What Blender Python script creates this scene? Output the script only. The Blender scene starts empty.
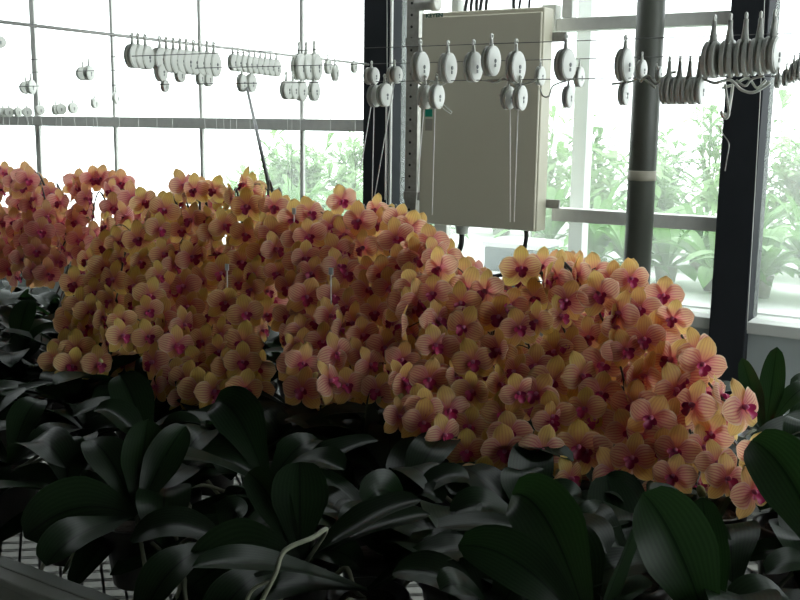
import bpy, math, random
from mathutils import Vector, Matrix, Euler
random.seed(11)
R = random.Random(5)
S = bpy.context.scene
COL = S.collection

# ------------------------------------------------------------------ camera
FPX = 1000.0
CAMZ = 1.6
CAM = Vector((0, 0, CAMZ))
ROT = Matrix.Rotation(math.radians(32), 3, 'Z') @ Matrix.Rotation(math.radians(80), 3, 'X') @ Matrix.Rotation(0.0128, 3, 'Z')
cd = bpy.data.cameras.new('camera'); cam = bpy.data.objects.new('camera', cd); COL.objects.link(cam)
cam.matrix_world = Matrix.Translation(CAM) @ ROT.to_4x4()
cd.sensor_width = 36; cd.lens = FPX * 36 / 800; cd.clip_start = 0.05; cd.clip_end = 200
S.camera = cam

# the room: X runs along the glazed wall, Y away from the bench towards it, Z up
def ray(px, py): return ROT @ Vector(((px - 400) / FPX, -(py - 300) / FPX, -1.0))
def at_y(px, py, y): r = ray(px, py); return CAM + r * (y / r.y)
def at_z(px, py, z): r = ray(px, py); return CAM + r * ((z - CAMZ) / r.z)
def at_d(px, py, d): return CAM + ray(px, py) * d
def depth(p): return -((ROT.transposed() @ (p - CAM)).z)

# ------------------------------------------------------------------ mesh helper
class MB:
    def __init__(s): s.v = []; s.f = []; s.m = []; s.uv = []
    def face(s, idx, m=0, uv=None):
        s.f.append(tuple(idx)); s.m.append(m); s.uv.append(uv or [(0, 0)] * len(idx))
    def box(s, a, b, m=0):
        x0, y0, z0 = [min(a[i], b[i]) for i in range(3)]; x1, y1, z1 = [max(a[i], b[i]) for i in range(3)]
        k = len(s.v)
        s.v += [Vector(p) for p in ((x0,y0,z0),(x1,y0,z0),(x1,y1,z0),(x0,y1,z0),(x0,y0,z1),(x1,y0,z1),(x1,y1,z1),(x0,y1,z1))]
        for q in ((0,3,2,1),(4,5,6,7),(0,1,5,4),(1,2,6,5),(2,3,7,6),(3,0,4,7)): s.face([k+i for i in q], m)
    def tube(s, pts, r, n=6, m=0, cap=True):
        pts = [Vector(p) for p in pts]; rr = r if isinstance(r, (list, tuple)) else [r] * len(pts)
        k = len(s.v); ref = None
        for i, p in enumerate(pts):
            t = (pts[min(i+1, len(pts)-1)] - pts[max(i-1, 0)])
            t = t.normalized() if t.length > 1e-9 else Vector((0,0,1))
            if ref is None:
                ref = t.cross(Vector((0.3,0.2,1))); ref = ref if ref.length > 1e-3 else t.cross(Vector((1,0,0)))
            ref = (ref - t * ref.dot(t)).normalized(); b = t.cross(ref)
            for j in range(n):
                a = 2*math.pi*j/n; s.v.append(p + (ref*math.cos(a) + b*math.sin(a))*rr[i])
        for i in range(len(pts)-1):
            for j in range(n):
                a = k+i*n+j; b2 = k+i*n+(j+1)%n; s.face((a, b2, b2+n, a+n), m)
        if cap:
            s.face([k+j for j in range(n)][::-1], m); e = k+(len(pts)-1)*n; s.face([e+j for j in range(n)], m)
    def lathe(s, prof, n=24, axis='Z', c=(0,0,0), m=0):
        k = len(s.v); c = Vector(c)
        for (h, r) in prof:
            for j in range(n):
                a = 2*math.pi*j/n; x, y = r*math.cos(a), r*math.sin(a)
                s.v.append(c + (Vector((x,y,h)) if axis == 'Z' else Vector((h,x,y)) if axis == 'X' else Vector((y,h,x))))
        for i in range(len(prof)-1):
            for j in range(n):
                a = k+i*n+j; b = k+i*n+(j+1)%n; s.face((a, b, b+n, a+n), m)
        s.face([k+j for j in range(n)][::-1], m); e = k+(len(prof)-1)*n; s.face([e+j for j in range(n)], m)
    def ell(s, c, ax, nu=8, nv=6, m=0):
        # ellipsoid, ax = three axis vectors
        c = Vector(c); prof = []
        k = len(s.v)
        for i in range(nv+1):
            ph = math.pi*i/nv
            for j in range(nu):
                th = 2*math.pi*j/nu
                s.v.append(c + ax[0]*math.sin(ph)*math.cos(th) + ax[1]*math.sin(ph)*math.sin(th) + ax[2]*math.cos(ph))
        for i in range(nv):
            for j in range(nu):
                a = k+i*nu+j; b = k+i*nu+(j+1)%nu; s.face((a, a+nu, b+nu, b), m)
    def grid(s, fn, nu, nv, m=0):
        k = len(s.v)
        for i in range(nv+1):
            for j in range(nu+1): s.v.append(fn(j/nu*2-1, i/nv))
        for i in range(nv):
            for j in range(nu):
                q = (k+i*(nu+1)+j, k+i*(nu+1)+j+1, k+(i+1)*(nu+1)+j+1, k+(i+1)*(nu+1)+j)
                s.face(q, m, [(j/nu, i/nv), ((j+1)/nu, i/nv), ((j+1)/nu, (i+1)/nv), (j/nu, (i+1)/nv)])
    def mesh(s, name, mats, smooth=True):
        me = bpy.data.meshes.new(name); me.from_pydata([tuple(v) for v in s.v], [], s.f)
        for mt in (mats if isinstance(mats, (list, tuple)) else [mats]): me.materials.append(mt)
        me.polygons.foreach_set('material_index', s.m)
        ul = me.uv_layers.new(name='UVMap'); flat = [c for f in s.uv for p in f for c in p]
        ul.data.foreach_set('uv', flat)
        me.polygons.foreach_set('use_smooth', [smooth]*len(s.f)); me.update()
        return me
    def build(s, name, mats, parent=None, smooth=True, bevel=0):
        return obj(name, s.mesh(name, mats, smooth), parent, bevel)
def obj(name, me, parent=None, bevel=0):
    o = bpy.data.objects.new(name, me); COL.objects.link(o)
    if parent is not None:
        o.parent = parent; o.matrix_parent_inverse = Matrix.Translation(-parent.location) if parent.type == 'EMPTY' and parent.parent is None and parent.rotation_euler == Euler((0,0,0)) else parent.matrix_world.inverted()
    if bevel:
        b = o.modifiers.new('bevel', 'BEVEL'); b.width = bevel; b.segments = 2; b.limit_method = 'ANGLE'
    return o
def tag(o, label=None, cat=None, group=None, kind=None):
    if label: o['label'] = label
    if cat: o['category'] = cat
    if group: o['group'] = group
    if kind: o['kind'] = kind
    return o
def thing(name, loc, label, cat, group=None, kind=None):
    o = bpy.data.objects.new(name, None); COL.objects.link(o); o.location = loc; o.empty_display_size = .05
    return tag(o, label, cat, group, kind)
def child(name, me, parent, mw):
    # a part whose mesh may be shared, placed by a matrix in the parent's space
    o = bpy.data.objects.new(name, me); COL.objects.link(o); o.parent = parent; o.matrix_basis = mw
    return o
def cat_rom(pts, n=6):
    pts = [Vector(p) for p in pts]; out = []
    for i in range(len(pts)-1):
        p0 = pts[max(i-1,0)]; p1 = pts[i]; p2 = pts[i+1]; p3 = pts[min(i+2,len(pts)-1)]
        for k in range(n):
            t = k/n
            out.append(0.5*((2*p1)+(p2-p0)*t+(2*p0-5*p1+4*p2-p3)*t*t+(3*p1-p0-3*p2+p3)*t**3))
    out.append(pts[-1]); return out

# ------------------------------------------------------------------ materials
def mat(name, col, rough=.5, metal=0, spec=.5, noise=0, nscale=20, bump=0):
    m = bpy.data.materials.new(name); m.use_nodes = True; nt = m.node_tree; b = nt.nodes['Principled BSDF']
    b.inputs['Base Color'].default_value = (*col, 1); b.inputs['Roughness'].default_value = rough
    b.inputs['Metallic'].default_value = metal; b.inputs['Specular IOR Level'].default_value = spec
    if noise or bump:
        tc = nt.nodes.new('ShaderNodeTexCoord'); nz = nt.nodes.new('ShaderNodeTexNoise'); nz.inputs['Scale'].default_value = nscale
        nz.inputs['Detail'].default_value = 5; nt.links.new(tc.outputs['Object'], nz.inputs['Vector'])
        if noise:
            mx = nt.nodes.new('ShaderNodeMix'); mx.data_type = 'RGBA'
            mx.inputs['A'].default_value = (*[c*(1-noise) for c in col], 1); mx.inputs['B'].default_value = (*[min(1,c*(1+noise)) for c in col], 1)
            nt.links.new(nz.outputs['Fac'], mx.inputs['Factor']); nt.links.new(mx.outputs['Result'], b.inputs['Base Color'])
        if bump:
            bp = nt.nodes.new('ShaderNodeBump'); bp.inputs['Strength'].default_value = bump; bp.inputs['Distance'].default_value = .01
            nt.links.new(nz.outputs['Fac'], bp.inputs['Height']); nt.links.new(bp.outputs['Normal'], b.inputs['Normal'])
    return m
M = {}
M['dark_steel'] = mat('dark_painted_steel', (.020,.022,.026), .75, spec=.15, noise=.2, nscale=8)
M['post'] = mat('grey_green_post', (.060,.064,.052), .42, noise=.15, nscale=6)
M['tape'] = mat('tape', (.30,.28,.22), .5)
M['alu'] = mat('grey_aluminium', (.64,.64,.61), .5, metal=.0, noise=.12, nscale=30)
M['galv'] = mat('galvanised_steel', (.36,.35,.32), .45, metal=.3, noise=.35, nscale=45)
M['hole'] = mat('dark_hole', (.01,.01,.01), .8)
M['cabinet'] = mat('beige_enamel', (.50,.47,.37), .38, noise=.03, nscale=4)
M['logo'] = mat('green_ink', (.02,.08,.06), .5)
M['sticker'] = mat('green_sticker', (.0,.20,.13), .5)
M['plate'] = mat('grey_plate', (.28,.26,.22), .5)
M['gland'] = mat('light_grey_plastic', (.52,.52,.48), .45)
M['rubber'] = mat('black_rubber', (.010,.010,.011), .45)
M['white_plastic'] = mat('white_plastic', (.67,.68,.63), .38, noise=.03, nscale=40)
M['grey_hub'] = mat('grey_hub', (.16,.17,.17), .5)
M['string'] = mat('white_string', (.85,.85,.82), .6)
M['wire'] = mat('steel_wire', (.10,.10,.10), .4, metal=.5)
M['rod'] = mat('grey_rod', (.22,.22,.22), .5)
M['wall'] = mat('grey_wall', (.40,.44,.44), .7, noise=.06, nscale=6)
M['sill'] = mat('light_sill', (.55,.56,.53), .5, noise=.04, nscale=8)
M['concrete'] = mat('pale_concrete', (.17,.168,.15), .8, noise=.15, nscale=5)
M['dark_room'] = mat('dull_panel', (.16,.16,.15), .8)
M['ceiling'] = mat('dull_ceiling', (.06,.06,.06), .85)
M['white_bench'] = mat('white_bench', (.82,.83,.82), .5)
M['bench_alu'] = mat('bench_aluminium', (.40,.41,.36), .4, noise=.2, nscale=12)
M['mesh_steel'] = mat('dark_mesh', (.05,.05,.045), .5)
M['pot'] = mat('pot_plastic', (.035,.030,.026), .35, noise=.3, nscale=30)
M['bark'] = mat('bark_mix', (.05,.032,.02), .9, noise=.6, nscale=90, bump=.8)
M['stem'] = mat('orchid_stem', (.045,.035,.022), .45, noise=.4, nscale=60)
M['root'] = mat('aerial_root', (.22,.23,.16), .7, noise=.35, nscale=70)
M['bud'] = mat('pale_bud', (.55,.52,.22), .5, noise=.25, nscale=60)
M['tag'] = mat('white_tag', (.80,.82,.80), .5)
M['crate'] = mat('blue_grey_crate', (.11,.14,.16), .6, noise=.3, nscale=9)

def translucent_mat(name, build, trans=.5, gloss=.05, rough=.45, tint=None):
    m = bpy.data.materials.new(name); m.use_nodes = True; nt = m.node_tree; N = nt.nodes; L = nt.links
    for n in list(N): N.remove(n)
    out = N.new('ShaderNodeOutputMaterial'); col = build(nt)
    df = N.new('ShaderNodeBsdfDiffuse'); tr = N.new('ShaderNodeBsdfTranslucent'); gl = N.new('ShaderNodeBsdfGlossy'); gl.inputs['Roughness'].default_value = rough
    L.new(col, df.inputs['Color'])
    if tint:
        mx = N.new('ShaderNodeMix'); mx.data_type = 'RGBA'; mx.blend_type = 'MULTIPLY'; mx.inputs['Factor'].default_value = 1
        mx.inputs['B'].default_value = (*tint, 1); L.new(col, mx.inputs['A']); L.new(mx.outputs['Result'], tr.inputs['Color'])
    else: L.new(col, tr.inputs['Color'])
    a = N.new('ShaderNodeMixShader'); a.inputs[0].default_value = trans; L.new(df.outputs[0], a.inputs[1]); L.new(tr.outputs[0], a.inputs[2])
    b = N.new('ShaderNodeMixShader'); L.new(a.outputs[0], b.inputs[1]); L.new(gl.outputs[0], b.inputs[2])
    lw = N.new('ShaderNodeLayerWeight'); lw.inputs['Blend'].default_value = .5
    fr = math_node(nt, 'MULTIPLY_ADD', math_node(nt, 'POWER', lw.outputs['Facing'], 4), gloss*6, gloss)
    L.new(fr, b.inputs[0]); L.new(b.outputs[0], out.inputs['Surface'])
    return m
def math_node(nt, op, a, b=None, c=None, clamp=False):
    n = nt.nodes.new('ShaderNodeMath'); n.operation = op; n.use_clamp = clamp
    for i, x in enumerate((a, b, c)):
        if x is None: continue
        if isinstance(x, (int, float)): n.inputs[i].default_value = x
        else: nt.links.new(x, n.inputs[i])
    return n.outputs[0]
def mix_node(nt, f, a, b):
    n = nt.nodes.new('ShaderNodeMix'); n.data_type = 'RGBA'
    for k, x in (('Factor', f), ('A', a), ('B', b)):
        if isinstance(x, (int, float)): n.inputs[k].default_value = x
        elif isinstance(x, tuple): n.inputs[k].default_value = (*x, 1)
        else: nt.links.new(x, n.inputs[k])
    return n.outputs['Result']
def uv_nodes(nt):
    tc = nt.nodes.new('ShaderNodeTexCoord'); sp = nt.nodes.new('ShaderNodeSeparateXYZ'); nt.links.new(tc.outputs['UV'], sp.inputs[0])
    return sp.outputs[0], sp.outputs[1]
def petal_colour(base, edge, vein, centre, vein_amount, per=26):
    def f(nt):
        u, v = uv_nodes(nt)
        w = math_node(nt, 'SUBTRACT', math_node(nt, 'MULTIPLY', u, 2), 1)
        a = math_node(nt, 'ABSOLUTE', w)
        s = math_node(nt, 'SINE', math_node(nt, 'MULTIPLY', w, per))
        s = math_node(nt, 'MULTIPLY', math_node(nt, 'ADD', s, .1), 1.6, clamp=True)
        fade = math_node(nt, 'SUBTRACT', 1, math_node(nt, 'POWER', math_node(nt, 'MAXIMUM', a, v), 6))
        s = math_node(nt, 'MULTIPLY', math_node(nt, 'MULTIPLY', s, fade), vein_amount)
        e = math_node(nt, 'POWER', math_node(nt, 'MAXIMUM', a, v), 9)
        oi = nt.nodes.new('ShaderNodeObjectInfo')
        c = mix_node(nt, math_node(nt, 'MULTIPLY', oi.outputs['Random'], .65), base[0], base[1])
        c = mix_node(nt, e, c, edge); c = mix_node(nt, s, c, vein)
        k = math_node(nt, 'SUBTRACT', 1, math_node(nt, 'MULTIPLY', v, 1.9), clamp=True)
        return mix_node(nt, math_node(nt, 'MULTIPLY', math_node(nt, 'POWER', k, 1.4), .85), c, centre)
    return f
PAL = {
 'peach': (((.91,.64,.38),(.89,.52,.33)), (.97,.84,.66), (.64,.12,.19), (.64,.05,.20), ((.89,.65,.20),(.89,.56,.22)), (.95,.80,.44)),
 'yellow': (((.88,.65,.30),(.88,.57,.30)), (.95,.82,.54), (.62,.16,.15), (.60,.06,.18), ((.82,.64,.16),(.86,.60,.18)), (.92,.78,.38)),
 'rosy': (((.92,.55,.39),(.88,.43,.33)), (.96,.76,.62), (.60,.07,.18), (.62,.04,.20), ((.90,.58,.24),(.87,.48,.25)), (.94,.72,.44)),
}
PM = {}
for k_, (pb, pe, pv, pc, sb_, se) in PAL.items():
    PM[k_] = (translucent_mat('petal_'+k_, petal_colour(pb, pe, pv, pc, .62), .6, .015), translucent_mat('sepal_'+k_, petal_colour(sb_, se, (.62,.22,.13), pc, .34, 20), .6, .015))
M['lip'] = translucent_mat('lip', lambda nt: mix_node(nt, uv_nodes(nt)[1], (.55,.03,.15), (.36,.008,.08)), .25, .05)
M['column_tip'] = mat('column_tip', (.60,.16,.30), .4)
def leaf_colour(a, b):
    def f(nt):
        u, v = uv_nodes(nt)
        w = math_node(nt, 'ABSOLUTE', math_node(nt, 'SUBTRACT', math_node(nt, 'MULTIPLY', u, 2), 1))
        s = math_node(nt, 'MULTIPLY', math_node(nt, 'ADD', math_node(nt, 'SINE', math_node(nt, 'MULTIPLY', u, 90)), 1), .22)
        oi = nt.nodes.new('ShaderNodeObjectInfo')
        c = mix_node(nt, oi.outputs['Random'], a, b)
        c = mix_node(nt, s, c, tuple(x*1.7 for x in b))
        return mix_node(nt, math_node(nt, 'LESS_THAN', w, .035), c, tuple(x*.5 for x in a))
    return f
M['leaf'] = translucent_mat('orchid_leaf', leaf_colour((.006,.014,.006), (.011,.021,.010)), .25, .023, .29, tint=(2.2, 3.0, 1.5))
M['out_leaf'] = translucent_mat('bright_leaf', leaf_colour((.08,.22,.045), (.16,.33,.09)), .35, .04, .4)
M['out_grass'] = translucent_mat('pale_leaf', leaf_colour((.13,.26,.08), (.21,.36,.13)), .35, .03, .5)

g = bpy.data.materials.new('window_glass'); g.use_nodes = True; nt = g.node_tree
for n in list(nt.nodes): nt.nodes.remove(n)
o_ = nt.nodes.new('ShaderNodeOutputMaterial'); t_ = nt.nodes.new('ShaderNodeBsdfTransparent'); t_.inputs[0].default_value = (.95,.97,.96,1)
gl_ = nt.nodes.new('ShaderNodeBsdfGlossy'); gl_.inputs['Roughness'].default_value = .02
mx_ = nt.nodes.new('ShaderNodeMixShader'); mx_.inputs[0].default_value = .04
nt.links.new(t_.outputs[0], mx_.inputs[1]); nt.links.new(gl_.outputs[0], mx_.inputs[2]); dz_ = nt.nodes.new('ShaderNodeBsdfTranslucent'); dz_.inputs[0].default_value = (.9,.95,.88,1)
m2_ = nt.nodes.new('ShaderNodeMixShader'); nz_ = nt.nodes.new('ShaderNodeTexNoise'); nz_.inputs['Scale'].default_value = 3; nz_.inputs['Detail'].default_value = 6
tc_ = nt.nodes.new('ShaderNodeTexCoord'); nt.links.new(tc_.outputs['Object'], nz_.inputs['Vector'])
nt.links.new(math_node(nt, 'MULTIPLY_ADD', nz_.outputs['Fac'], .11, .045), m2_.inputs[0])     # pale uneven veil mixed into the panes to imitate washed-out glare
nt.links.new(mx_.outputs[0], m2_.inputs[1]); nt.links.new(dz_.outputs[0], m2_.inputs[2]); nt.links.new(m2_.outputs[0], o_.inputs[0])
M['glass'] = g

# ------------------------------------------------------------------ world
w = bpy.data.worlds.new('world'); S.world = w; w.use_nodes = True
bg = w.node_tree.nodes['Background']; bg.inputs[0].default_value = (.93, .97, 1.0, 1); bg.inputs[1].default_value = 3.1
S.view_settings.view_transform = 'Standard'; S.view_settings.look = 'None'; S.view_settings.gamma = 1; S.view_settings.exposure = 0.66

# ------------------------------------------------------------------ the setting
YW = 4.35                      # the glazed wall
XL, XR, YF, ZC = -8.5, 2.6, -2.5, 3.4
ROOF_Y = 3.5                   # the roof is glazed from here to the wall
SILL = 0.80
ZT = 2.55                      # head of the windows, set low so the leaves stay dark
RWY = 0.3                      # the right wall is glazed from here to the back
def sbox(name, a, b, m, parent=None, bevel=0, kind='structure'):
    mb = MB(); mb.box(a, b); o = mb.build(name, m, parent, smooth=False, bevel=bevel)
    if parent is None and kind: o['kind'] = kind
    return o
sbox('floor', (XL-.1, YF-.1, -.1), (XR+.1, YW+.1, 0), M['concrete'])
sbox('floor_outside', (XL-3, YW+.1, -.1), (XR+6, 14, 0), M['concrete'])
sbox('ceiling', (XL-.1, YF-.1, ZC), (XR+.1, ROOF_Y, ZC+.1), M['ceiling'])
sbox('wall_front', (XL, YF-.1, 0), (XR, YF, ZC), M['dark_room'])
sbox('wall_left', (XL-.1, YF, 0), (XL, YW, ZC), M['dark_room'])
mb = MB(); mb.box((XR, YF, 0), (XR+.1, YW, .9)); mb.box((XR, YF, 2.7), (XR+.1, YW, ZC)); mb.box((XR, YF, .9), (XR+.1, RWY, 2.7)); o = mb.build('wall_right', M['dark_room'], smooth=False); o['kind'] = 'structure'
mb = MB(); mb.box((XR+.04, RWY, .9), (XR+.046, YW, 2.7)); rw = mb.build('window_5', M['glass'], smooth=False); rw['kind'] = 'structure'
for y in (RWY+.02, RWY+1.4, YW-.1):
    mb = MB(); mb.box((XR+.02, y-.02, .9), (XR+.07, y+.02, 2.7)); mb.build('mullion', M['alu'], rw, smooth=False)
sbox('wall_back', (XL, YW-.06, 0), (XR, YW+.08, SILL-.05), M['wall'])
sbox('trim_1', (XL, YW-.09, SILL-.05), (XR, YW+.11, SILL), M['sill'], bevel=.004)
# roof glazing
mb = MB(); mb.box((XL, ROOF_Y, ZC+.04), (XR, YW+.05, ZC+.046)); rg = mb.build('window_4', M['glass'], smooth=False); rg['kind'] = 'structure'
for x in [XL + i*1.2 for i in range(10)]:
    mb = MB(); mb.box((x-.02, ROOF_Y, ZC), (x+.02, YW+.05, ZC+.04)); mb.build('glazing_bar', M['alu'], rg, smooth=False)
sbox('trim_2', (XL, YW-.05, ZT-.01), (XR, YW+.06, ZT+.05), M['alu'])
sbox('wall_upper_added', (XL, YW-.03, ZT+.05), (XR, YW+.08, ZC+.05), M['dark_room'])  # unseen opaque wall, added to block high light from the leaves

xc1 = at_y(363, 120, YW-.12).x; xc2 = at_y(723, 120, YW-.12).x       # the dark columns
CW = .15
def window(name, x0, x1, bars, rails, bw=.028):
    mb = MB(); mb.box((x0, YW-.003, SILL), (x1, YW+.003, ZT)); wn = mb.build(name, M['glass'], smooth=False); wn['kind'] = 'structure'
    for (bx, wd) in bars:
        mb = MB(); mb.box((bx-wd/2, YW-.012, SILL), (bx+wd/2, YW+.010, ZT)); mb.build('mullion', M['alu'], wn, smooth=False, bevel=.003)
    for (z, h, a, b) in rails:
        mb = MB(); mb.box((a, YW-.045, z-h/2), (b, YW+.03, z+h/2)); mb.build('rail', M['alu'], wn, smooth=False, bevel=.003)
    return wn
zr = at_y(180, 123, YW-.05).z
bars = [(at_y(38, 120, YW).x, .045)] + [(at_y(px, 120, YW).x, .022) for px in (115.5, 202, 302.5)] + [(at_y(-60, 120, YW).x, .03), (at_y(-120, 120, YW).x, .03)]
window('window_1', XL, xc1, bars, [(zr, .062, XL, xc1)])
ra = at_y(640, 21, YW-.05).z; rb = at_y(640, 220, YW-.05).z
xr0 = at_y(556, 20, YW-.05).x
w2 = window('window_2', xc1+CW, xc2, [], [(ra, .055, xr0, xc2), (rb, .060, at_y(551, 215, YW-.05).x, xc2)])
mb = MB(); xm = at_y(566, 10, YW-.05).x; mb.box((xm-.025, YW-.04, ra+.03), (xm+.025, YW+.02, ZC-.12)); mb.build('mullion', M['alu'], w2, smooth=False, bevel=.003)
mb = MB(); xa = at_y(549, 20, YW-.05).x; mb.box((xa-.04, YW-.05, ra-.03), (xa+.03, YW+.02, ra+.09)); b_ = mb.build('bracket', M['white_plastic'], w2, smooth=False, bevel=.004)
xq = at_y(582, 150, YW+.12).x
mb = MB(); mb.box((xq-.035, YW+.08, SILL), (xq+.035, YW+.16, ZC-.12)); mb.build('outer_mullion', M['white_bench'], w2, smooth=False, bevel=.004)
xq = at_y(441, 240, YW-.02).x
mb = MB(); mb.box((xq-.035, YW-.03, SILL), (xq+.035, YW+.02, at_y(440, 150, YW).z)); mb.build('short_mullion', M['alu'], w2, smooth=False, bevel=.003)
window('window_3', xc2+CW, XR, [(at_y(905, 120, YW).x, .04)], [])
for x, lb in ((xc1, 'dark painted steel column beside the left edge of the beige cabinet'), (xc2, 'dark painted steel column at the right, behind the five long-necked reels')):
    mb = MB(); mb.box((x, YW-.12, 0), (x+CW, YW+.08, ZC)); o = mb.build('steel_column', M['dark_steel'], smooth=False, bevel=.004)
    tag(o, lb, 'column', kind='structure')
mb = MB(); mb.box((xc1+CW+.002, YW-.115, 0), (xc1+CW+.012, YW-.10, ZC)); o = mb.build('trim_3', M['alu'], smooth=False); o['kind'] = 'structure'

# perforated strut beside the cabinet
p0 = at_y(413, 100, YW-.10)
st = thing('perforated_strut', (p0.x, YW-.10, 0), 'galvanised perforated steel strut between dark column and beige cabinet', 'strut')
mb = MB(); wS = .034
for q in ((-wS, -.012, wS, 0), (-wS, 0, -wS+.004, .035), (wS-.004, 0, wS, .035)):
    mb.box((p0.x+q[0], YW-.10+q[1], 0), (p0.x+q[2], YW-.10+q[3], ZC-.13))
mb.build('channel', M['galv'], st, smooth=False)
mb = MB()
for i in range(60):
    mb.lathe([(0, .0065), (.0012, .0065)], 10, 'Y', (p0.x-.006, YW-.1135, .3+i*.055))
mb.build('holes', M['hole'], st, smooth=False)

# round post with tape
q0 = at_y(645, 120, YW-.2)
ps = thing('round_post', (q0.x, YW-.2, 0), 'thick grey-green round post with a band of pale tape, before the window rails', 'post')
mb = MB(); mb.lathe([(0,.058),(ZC,.058)], 32, 'Z', (q0.x, YW-.2, 0)); mb.build('shaft', M['post'], ps)
zt = at_y(643, 176, YW-.26).z
mb = MB(); mb.lathe([(zt-.022,.0585),(zt-.020,.0605),(zt-.002,.0605),(zt+.002,.0595),(zt+.018,.061),(zt+.020,.0585)], 32, 'Z', (q0.x, YW-.2, 0)); mb.build('tape_band', M['tape'], ps)

# ------------------------------------------------------------------ control cabinet
YC = 4.10
a = at_y(418, 13, YC); b = at_y(541, 6, YC); c = at_y(418, 222, YC); d2 = at_y(536, 234, YC)
cx0, cx1 = (a.x+c.x)/2, (b.x+d2.x)/2; cz1 = (a.z+b.z)/2; cz0 = (c.z+d2.z)/2
cab = thing('control_cabinet', ((cx0+cx1)/2, YC+.1, cz0), 'beige metal control cabinet hung in front of the glazed wall', 'cabinet')
mb = MB(); mb.box((cx0, YC+.02, cz0), (cx1, YC+.12, cz1)); mb.build('body', M['cabinet'], cab, smooth=False, bevel=.006)
mb = MB(); mb.box((cx0+.022, YC, cz0+.004), (cx1-.004, YC+.017, cz1-.022)); dr = mb.build('door', M['cabinet'], cab, smooth=False, bevel=.005)
fc = bpy.data.curves.new('logo_outline', 'FONT'); fc.body = 'KEYEN'; fc.size = .024; fc.extrude = .0006; fc.offset = .0012
fo = bpy.data.objects.new('logo_outline', fc); COL.objects.link(fo); bpy.context.view_layer.update()
lm = bpy.data.meshes.new_from_object(fo.evaluated_get(bpy.context.evaluated_depsgraph_get())); bpy.data.objects.remove(fo); lm.materials.clear(); lm.materials.append(M['logo'])
lp = at_y(425.8, 17.6, YC); lm.transform(Matrix.Translation((lp.x, YC-.001, lp.z)) @ Matrix.Rotation(math.radians(90), 4, 'X') @ Matrix.Diagonal((1.25,.95,1,1)))
obj('logo', lm, dr)
lp = at_y(429, 113, YC); mb = MB(); mb.box((lp.x-.020, YC-.001, lp.z-.017), (lp.x+.018, YC, lp.z+.017)); mb.build('green_sticker', M['sticker'], dr, smooth=False)['label'] = 'green sticker'
lp = at_y(429, 125, YC); mb = MB(); mb.box((lp.x-.020, YC-.001, lp.z-.026), (lp.x+.020, YC, lp.z+.028)); mb.build('name_plate', M['plate'], dr, smooth=False)['label'] = 'grey plate under the green sticker'
for zz in (cz0+.12, cz1-.12):
    mb = MB(); mb.box((p0.x-.03, YC+.121, zz-.02), (cx1+.06, YW-.112, zz+.02)); mb.build('mounting_bar', M['galv'], cab, smooth=False)
# glands and cables
gp = at_y(461, 232, YC+.08)
mb = MB(); mb.lathe([(cz0-.045,.018),(cz0-.04,.028),(cz0-.015,.030),(cz0-.012,.034),(cz0+.002,.034)], 12, 'Z', (gp.x, YC+.09, 0)); mb.build('cable_gland', M['gland'], cab)
mb = MB(); mb.tube(cat_rom([(gp.x, YC+.09, cz0-.04), (gp.x-.004, YC+.09, cz0-.10), (gp.x-.03, YC+.095, cz0-.17), (gp.x-.04, YC+.1, cz0-.3), (gp.x-.04, YC+.12, cz0-.5)]), .013, 8); mb.build('cable', M['rubber'], cab)
gp = at_y(527, 234, YC+.08)
e = [at_y(526, 240, YC+.08), at_y(522, 255, YC+.08), at_y(512, 270, YC+.08), at_y(495, 276, YC+.08), at_y(470, 276.5, YC+.08), at_y(452, 274, YC+.08)]
mb = MB(); mb.tube(cat_rom([(e[0].x, YC+.08, cz0+.001)] + e), .010, 8); mb.build('cable', M['rubber'], cab)
for i, px in enumerate((466, 471, 476, 481, 486, 513, 520, 529)):
    t0 = at_y(px, 8, YC+.1); h = .3
    mb = MB(); mb.tube(cat_rom([(t0.x, YC+.09+.01*(i%3), cz1-.002), (t0.x+.004, YC+.10, cz1+.06), (t0.x+.03, YC+.11, cz1+.2), (t0.x+.03, YC+.13, cz1+.6)]), .008 if i < 6 else .006, 6); mb.build('cable', M['rubber'], cab)
t0 = at_y(436, 6, YC+.1)
mb = MB(); mb.lathe([(t0.x-.10,.030),(t0.x-.10,.034),(t0.x-.02,.034),(t0.x-.02,.040),(t0.x+.01,.040),(t0.x+.01,.028)], 14, 'X', (0, YC+.1, cz1+.055))
o = mb.build('conduit_coupling', M['galv'], cab)
mb = MB(); t1 = at_y(459, 4, YC+.1); mb.box((t1.x-.018, YC+.06, cz1), (t1.x+.018, YC+.12, cz1+.06)); mb.build('terminal_block', M['white_plastic'], cab, smooth=False, bevel=.004)

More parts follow.
